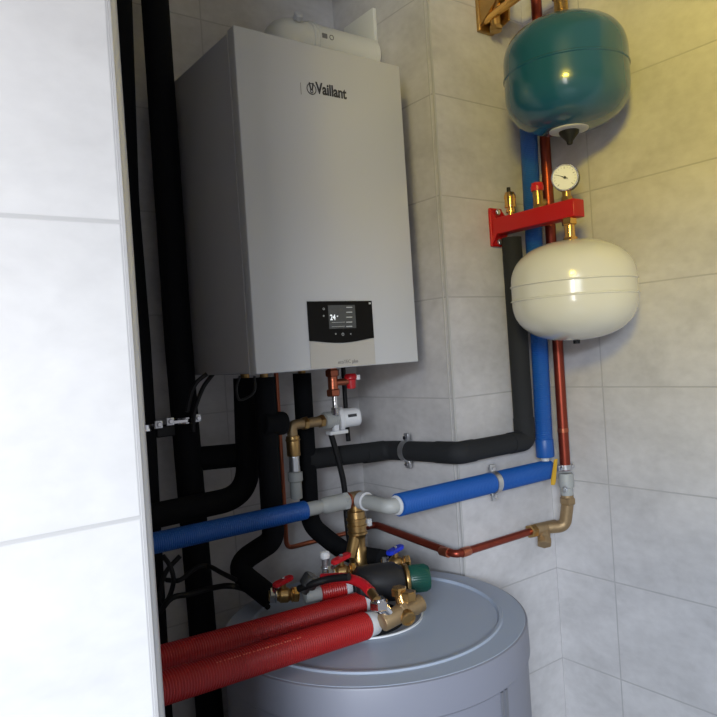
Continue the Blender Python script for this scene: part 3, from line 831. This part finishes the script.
# pressure reducer with white knob
dirk = (V(0.90, -0.40, 0.05)).normalized()
kc = V(hr.x, yq, hz)
t = thing('pressure_reducer', kc, 'white capped knob on ringed grey body right of the brass elbow', 'valve')
MB().threads(kc - X * 0.004, kc + X * 0.040, 0.0215, 7).build('ringed_body', 'grey_plastic', t)
kk = kc + X * 0.040
MB().lathe(kk, dirk, [(0, 0.022), (0.002, 0.030), (0.012, 0.030), (0.014, 0.0245), (0.052, 0.0235), (0.056, 0.020)], 32).lathe(kk + Z * 0.018, Z, [(0, 0.008), (0.012, 0.007)], 12).build('knob', 'white_plastic', t)
lb = kk + dirk * 0.034 + V(-0.45, -0.85, 0.25).normalized() * 0.0235
lr = Matrix((dirk, V(-0.45, -0.85, 0.25).normalized(), dirk.cross(V(-0.45, -0.85, 0.25).normalized()))).transposed()
m = MB(); m.box(V(-0.011, -0.0012, -0.0035), V(0.011, 0.0022, 0.0035))
for v_ in m.bm.verts: v_.co = lr @ v_.co + lb
m.build('knob_label', 'ink', t, smooth=False)['label'] = 'dark red-brown strip label on the knob'
q = PY(337, 432, yq - 0.01)
MB().box(q - V(0.027, 0.012, 0.005), q + V(0.027, 0.012, 0.004), 0.002).box(q + V(-0.010, -0.006, 0.003), q + V(0.004, 0.006, 0.020), 0.001).build('base_bracket', 'white_plastic', t)
# hoses
MB_h = MB().tube(smooth_path([PY(331, 434, yq + 0.02), PY(337, 455, yq + 0.02), PY(344, 485, yq + .02), PY(347, 520, yq + .02), PY(350, 545, yq + .02)], 8), 0.0075, 14)
tag(MB_h.build('black_hose', 'rubber'), 'black drain hose hanging below the white knob behind the brass tee', 'hose', 'black hoses')
MB_h = MB().tube(smooth_path([(PY(344, 380, 1.53).x, 1.53, BZ0), PY(345.5, 405, 1.53), PY(347, 425, 1.53), PY(348.5, 441, 1.53)], 8), 0.0062, 14)
tag(MB_h.build('black_hose', 'rubber'), 'short black hose dangling from boiler bottom behind the white knob', 'hose', 'black hoses')

# boiler isolation valve with red cap
vx = PY(333, 385, 1.44)
t = thing('isolating_valve', (vx.x, 1.44, vx.z - 0.04), 'copper coloured valve under the boiler with a red cap at its side', 'valve')
MB().cyl((vx.x, 1.44, BZ0), (vx.x, 1.44, vx.z - 0.026), 0.0125).hexnut((vx.x, 1.44, BZ0 - 0.006), (vx.x, 1.44, BZ0 - 0.024), 0.018).hexnut((vx.x, 1.44, vx.z - 0.010), (vx.x, 1.44, vx.z - 0.028), 0.0175).cyl((vx.x, 1.44, vx.z + 0.006), (vx.x + 0.036, 1.425, vx.z + 0.006), 0.0085).build('body', 'copper', t)
rc = PY(350.5, 376, 1.425)
MB().lathe((rc.x, 1.425, rc.z + 0.006), -Z, [(0, 0.0125), (0.006, 0.0165), (0.012, 0.0165), (0.016, 0.0125), (0.036, 0.0115), (0.038, 0.009)], 20).build('cap', 'red_plastic', t)
MB().cyl((rc.x + 0.014, 1.413, rc.z + 0.002), (rc.x + 0.014, 1.413, rc.z - 0.010), 0.006, seg=12).build('plug', 'white_plastic', t)
zz0 = vx.z - 0.028
MB().cyl((vx.x + 0.002, 1.44, zz0), (vx.x + 0.002, 1.44, zz0 - 0.030), 0.0065).threads((vx.x + 0.002, 1.44, zz0 - 0.028), (vx.x + 0.002, 1.44, hz + 0.012), 0.0105, 5).build('connector', 'chrome', t)

# cables left, under boiler
G5 = 'black cables'
c = MB().tube(smooth_path([PY(213, 374, 1.54), PY(204, 386, 1.545), PY(198, 400, 1.55), PY(194, 414, 1.55), PY(193, 432, 1.55)], 8), 0.0052, 10)
tag(c.build('black_cable', 'rubber'), 'outer black cable curling from boiler bottom down beside the thick pipe', 'cable', G5)
c = MB().tube(smooth_path([PY(207, 374, 1.51), PY(197, 382, 1.515), PY(191, 394, 1.52), PY(187, 412, 1.52)], 8), 0.0050, 10)
tag(c.build('black_cable', 'rubber'), 'inner black cable leaving the boiler bottom close to the thick pipe', 'cable', G5)
c = MB().tube(smooth_path([PY(163, 556, 1.519), PY(170, 566, 1.498), PY(173.5, 580, 1.498), PY(170, 595, 1.519), PY(164, 603, 1.541), PY(161, 590, 1.541), PY(166, 572, 1.541), PY(180, 556, 1.541)], 8), 0.0055, 10)
tag(c.build('black_cable', 'rubber'), 'looped black cable left of the thick pipe under blue pipe', 'cable', G5)
c = MB().tube(smooth_path([PY(160, 612, 1.541), PY(172, 598, 1.519), PY(190, 594, 1.519), PY(212, 588, 1.498), PY(232, 586, 1.455), PZ(250, 592, -0.535), PZ(268, 607, -0.548)], 8), 0.0065, 10)
tag(c.build('black_cable', 'rubber'), 'lower black cable running across the thick pipe onto the tank', 'cable', G5)
c = MB().tube(smooth_path([PY(166, 580, 1.562), PY(180, 580, 1.541), PY(196, 568, 1.530), PY(208, 566, 1.530), PY(222, 573, 1.477), PY(236, 580, 1.434)], 8), 0.0055, 10)
tag(c.build('black_cable', 'rubber'), 'upper black cable passing the thick pipe to the doubled-back pipe', 'cable', G5)
c = MB().tube(smooth_path([PY(240, 376, 1.352), PY(236.5, 388, 1.362), PY(240, 400, 1.362), PY(254, 392, 1.362), PY(254.5, 376, 1.362)], 8), 0.0028, 10)
tag(c.build('black_cable', 'rubber'), 'small black cable loop right below front left corner of boiler', 'cable', G5)

# ------------------------------------------------------------ hot water tank
TC = V(0.8970, 1.2165, 0); TR = 0.3255; TZ = -0.57
t = thing('hot_water_tank', (TC.x, TC.y, FL), 'large round pale hot water tank with a blue-grey lid', 'water tank')
MB().lathe((TC.x, TC.y, TZ - 0.0008), -Z, [(0.001, TR - 0.02), (0, TR - 0.0045), (0.0015, TR - 0.0015), (0.004, TR - 0.0005), (0.064, TR + 0.0005), (0.068, TR - 0.003)], 128, cap=False).build('lid_rim', 'tank_body', t)
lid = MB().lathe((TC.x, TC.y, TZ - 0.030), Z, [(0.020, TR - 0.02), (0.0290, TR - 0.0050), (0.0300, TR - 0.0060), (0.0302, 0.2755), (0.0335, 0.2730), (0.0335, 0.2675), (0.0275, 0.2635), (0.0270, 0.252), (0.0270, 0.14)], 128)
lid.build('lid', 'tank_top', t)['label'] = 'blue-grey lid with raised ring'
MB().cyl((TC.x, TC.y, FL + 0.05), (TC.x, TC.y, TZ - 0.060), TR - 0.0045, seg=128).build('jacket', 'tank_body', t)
MB().cyl((TC.x, TC.y, FL), (TC.x, TC.y, FL + 0.052), TR - 0.05, seg=96).build('base', 'rubber', t)
# vertical closing strip on the jacket
a = PY(508, 700, 1.0)
st = MB()
an0 = None
best = None
for k in range(3600):
    an = math.radians(k / 10)
    p = V(TC.x + TR * math.cos(an), TC.y + TR * math.sin(an), -0.66)
    d = ray(510, 700); s = p.x * d.y - p.y * d.x
    nrm = V(math.cos(an), math.sin(an), 0)
    if nrm.dot(-p) > 0 and (best is None or abs(s) < best[0]): best = (abs(s), an)
an0 = best[1]
for (o0, o1, dr) in ((-0.075, -0.052, 0.003), (-0.035, -0.010, 0.003)):
    poly = []
    n = 6
    for i in range(n + 1):
        a_ = an0 + o0 + (o1 - o0) * i / n
        poly.append((TC.x + (TR - 0.006) * math.cos(a_), TC.y + (TR - 0.006) * math.sin(a_), FL + 0.06))
    for i in range(n, -1, -1):
        a_ = an0 + o0 + (o1 - o0) * i / n
        poly.append((TC.x + (TR - 0.0045 + dr) * math.cos(a_), TC.y + (TR - 0.0045 + dr) * math.sin(a_), FL + 0.06))
    st.prism(poly, (0, 0, TZ - 0.070 - (FL + 0.06)))
st.build('closing_strip', 'tank_strip', t)
FC = V(0.886, 1.229, 0)
MB().lathe((FC.x, FC.y, TZ - 0.002), Z, [(0, 0.1235), (0.0035, 0.1235), (0.0035, 0.1195), (0.0, 0.1190)], 96, cap=False).build('flange_ring', 'white_plastic', t)['label'] = 'pale ring around the centre opening'
MB().lathe((FC.x, FC.y, TZ - 0.010), Z, [(0, 0.119), (0.0085, 0.119)], 96).build('flange_cover', 'tank_strip', t)
MB().lathe((FC.x - 0.02, FC.y - 0.02, TZ - 0.003), Z, [(0, 0.085), (0.012, 0.084), (0.016, 0.078)], 64).build('flange_insulation', 'foam', t)

# ------------------------------------------------------------ pump and valves on the tank
pz = -0.495
p0 = PZ(359, 585, pz); p1 = PZ(403, 580, pz)
ax = (p1 - p0).normalized()
t = thing('mixing_pump', (p0 + p1) / 2 - Z * 0.05, 'black drum shaped pump body with dark green end cap on the tank', 'pump')
L = (p1 - p0).length
MB().lathe(p0 - ax * 0.01, ax, [(0, 0.030), (0.008, 0.038), (0.03, 0.0415), (L - 0.010, 0.0415), (L + 0.000, 0.036), (L + 0.010, 0.030)], 40).build('body', 'pump_black', t)
MB().cyl(p1 + ax * 0.003, p1 + ax * 0.0115, 0.034, bev=0.002).build('brass_ring', 'brass', t)
gpr = [(0, 0.027), (0.004, 0.0295), (0.040, 0.0290), (0.046, 0.026), (0.047, 0.020)]
m = MB().lathe(p1 + ax * 0.0115, ax, gpr, 40)
u_ = ax.orthogonal().normalized(); w_ = ax.cross(u_)
for k in range(36):
    a_ = 2 * math.pi * k / 36
    d_ = u_ * math.cos(a_) + w_ * math.sin(a_)
    m.cyl(p1 + ax * 0.017 + d_ * 0.0290, p1 + ax * 0.050 + d_ * 0.0286, 0.0012, seg=6)
m.build('end_cap', 'green', t)['label'] = 'ribbed dark green end cap'

# front brass pipe with nuts
r0 = PZ(382, 623, -0.518); r1 = PZ(424, 601, -0.500)
t = thing('brass_tee', (r0 + r1) / 2 - Z * 0.02, 'raw brass tee at the end of red pipes in front of pump', 'fitting')
dd = (r1 - r0).normalized()
MB().cyl(r0, r1 - dd * 0.006, 0.0175, bev=0.003).hexnut(r0 + dd * 0.045, r0 + dd * 0.060, 0.021).build('body', 'brass_raw', t)
d2 = V(-0.25, -0.9, -0.28).normalized(); mid = r0.lerp(r1, 0.50)
MB().cyl(mid, mid + d2 * 0.024, 0.0145).torus(mid + d2 * 0.024, d2, 0.013, 0.0025, 24, 8).build('branch', 'brass', t)
q = PZ(379, 603, -0.480)
MB().hexnut(q - V(0, 0, 0.012), q + V(0.0, 0.0, 0.006), 0.019).cyl(q, q + Z * 0.010, 0.012).cyl(q, r0.lerp(r1, 0.22), 0.012).build('chrome_nut', 'chrome', t)
q2 = PZ(399, 590, -0.470)
MB().hexnut(q2 - V(0, 0, 0.012), q2 + V(0, 0, 0.006), 0.0165).cyl(q2, r0.lerp(r1, 0.55), 0.013).build('upper_nut', 'brass_bright', t)
q3 = PZ(409, 594, -0.475)
MB().hexnut(q3 - V(0, 0, 0.012), q3 + V(0, 0, 0.006), 0.015).build('brass_nut', 'brass', t)

# small curved red pipe
ptsr = [PZ(322, 578.5, -0.468), PZ(345, 578, -0.462), PZ(361, 583, -0.462), PZ(371, 592, -0.468), PZ(377, 601, -0.475)]
t = thing('red_curved_pipe', ptsr[2], 'slim bright red bent pipe arching above the red pipe ends', 'pipe')
sp = smooth_path(ptsr[:4], 8)
MB().tube(sp, 0.0105, 20).build('tube', 'red_plastic', t)
MB().tube([sp[-1], ptsr[4]], 0.0095, 20).build('metal_end', 'brass', t)
c = MB().tube(smooth_path([PZ(299, 589, -0.472), PZ(312, 584, -0.458), PZ(330, 579, -0.448), PZ(349, 577, -0.440)], 8), 0.0075, 14)
tag(c.build('black_hose', 'rubber'), 'black hose lying along the red lever valves towards the slim red pipe', 'hose', 'black hoses')
q = PZ(311, 579, -0.455)
t = thing('rotary_valve', q - Z * 0.02, 'round black knobbed valve left of the white topped stem', 'valve')
MB().lathe(q - V(0.012, 0, 0.012), V(0.5, -0.3, 0.8), [(0, 0.016), (0.003, 0.0185), (0.022, 0.0185), (0.026, 0.015)], 28).build('knob', 'gauge_case', t)
MB().cyl(q - V(0.018, -0.006, 0.024), q - V(0.010, 0, 0.010), 0.010).build('body', 'gauge_case', t)


def lever_valve(c, axis, hand_dir, matk, label, r=0.015, nuts=2, length=0.034, group='lever valves on the tank'):
    c = Vector(c); a = Vector(axis).normalized(); h = Vector(hand_dir).normalized()
    t = thing('lever_valve', c - Z * 0.018, label, 'valve', group)
    MB().cyl(c - a * length, c + a * length, r * 0.8, bev=0.002).lathe(c - a * 0.014, a, [(0, r * 0.8), (0.006, r * 1.1), (0.022, r * 1.1), (0.028, r * 0.8)], 24).cyl(c, c + Z * 0.024, 0.006).build('body', 'brass', t)
    for s in (-1, 1):
        MB().hexnut(c + a * s * (length - 0.014), c + a * s * (length - 0.002), r * 1.22).torus(c + a * s * (length - 0.016), a, r * 1.0, 0.002, 24, 8).build('union_nut', 'brass_bright' if s > 0 else 'chrome', t)
    top = c + Z * 0.026
    sdv = h.cross(Z).normalized()
    poly = []
    for (al, wd) in ((-0.026, 0.006), (-0.018, 0.010), (-0.007, 0.0065), (0.007, 0.0065), (0.018, 0.010), (0.026, 0.006)):
        poly.append(top + h * al + sdv * wd)
    for (al, wd) in ((0.026, 0.006), (0.018, 0.010), (0.007, 0.0065), (-0.007, 0.0065), (-0.018, 0.010), (-0.026, 0.006)):
        poly.append(top + h * al - sdv * wd)
    MB().prism(poly, (0, 0, 0.009), 0.0015).build('handle', matk, t)
    MB().hexnut(top + Z * 0.008, top + Z * 0.013, 0.005).build('handle_nut', 'chrome', t)
    return t


lever_valve(PZ(284, 595, -0.513), (0.9, -0.42, -0.08), (1, 0.15, 0.12), 'red_plastic', 'brass valve with red butterfly handle left, at the doubled-back black pipe')
lever_valve(PZ(342, 572, -0.475), (0.85, -0.5, 0.0), (1, 0.1, 0.15), 'red_plastic', 'brass valve with red butterfly handle right beside the brass safety body')
lever_valve(PZ(396, 563, -0.480), (0.8, -0.6, 0.0), (1, 0.2, 0.1), 'blue_plastic', 'valve with dark blue butterfly handle behind the green cap', r=0.014)
q = PZ(326, 571, -0.470)
t = thing('drain_valve', q - Z * 0.01, 'slim dark stem with a round white top knob beside red handle', 'valve')
MB().cyl(q - Z * 0.025, q + Z * 0.026, 0.008).torus(q + Z * 0.008, Z, 0.0085, 0.0025, 24, 8).build('stem', 'steel', t)
MB().lathe(q + Z * 0.026, Z, [(0, 0.006), (0.003, 0.0105), (0.010, 0.0115), (0.016, 0.010), (0.019, 0.005)], 24).build('knob', 'white_plastic', t)
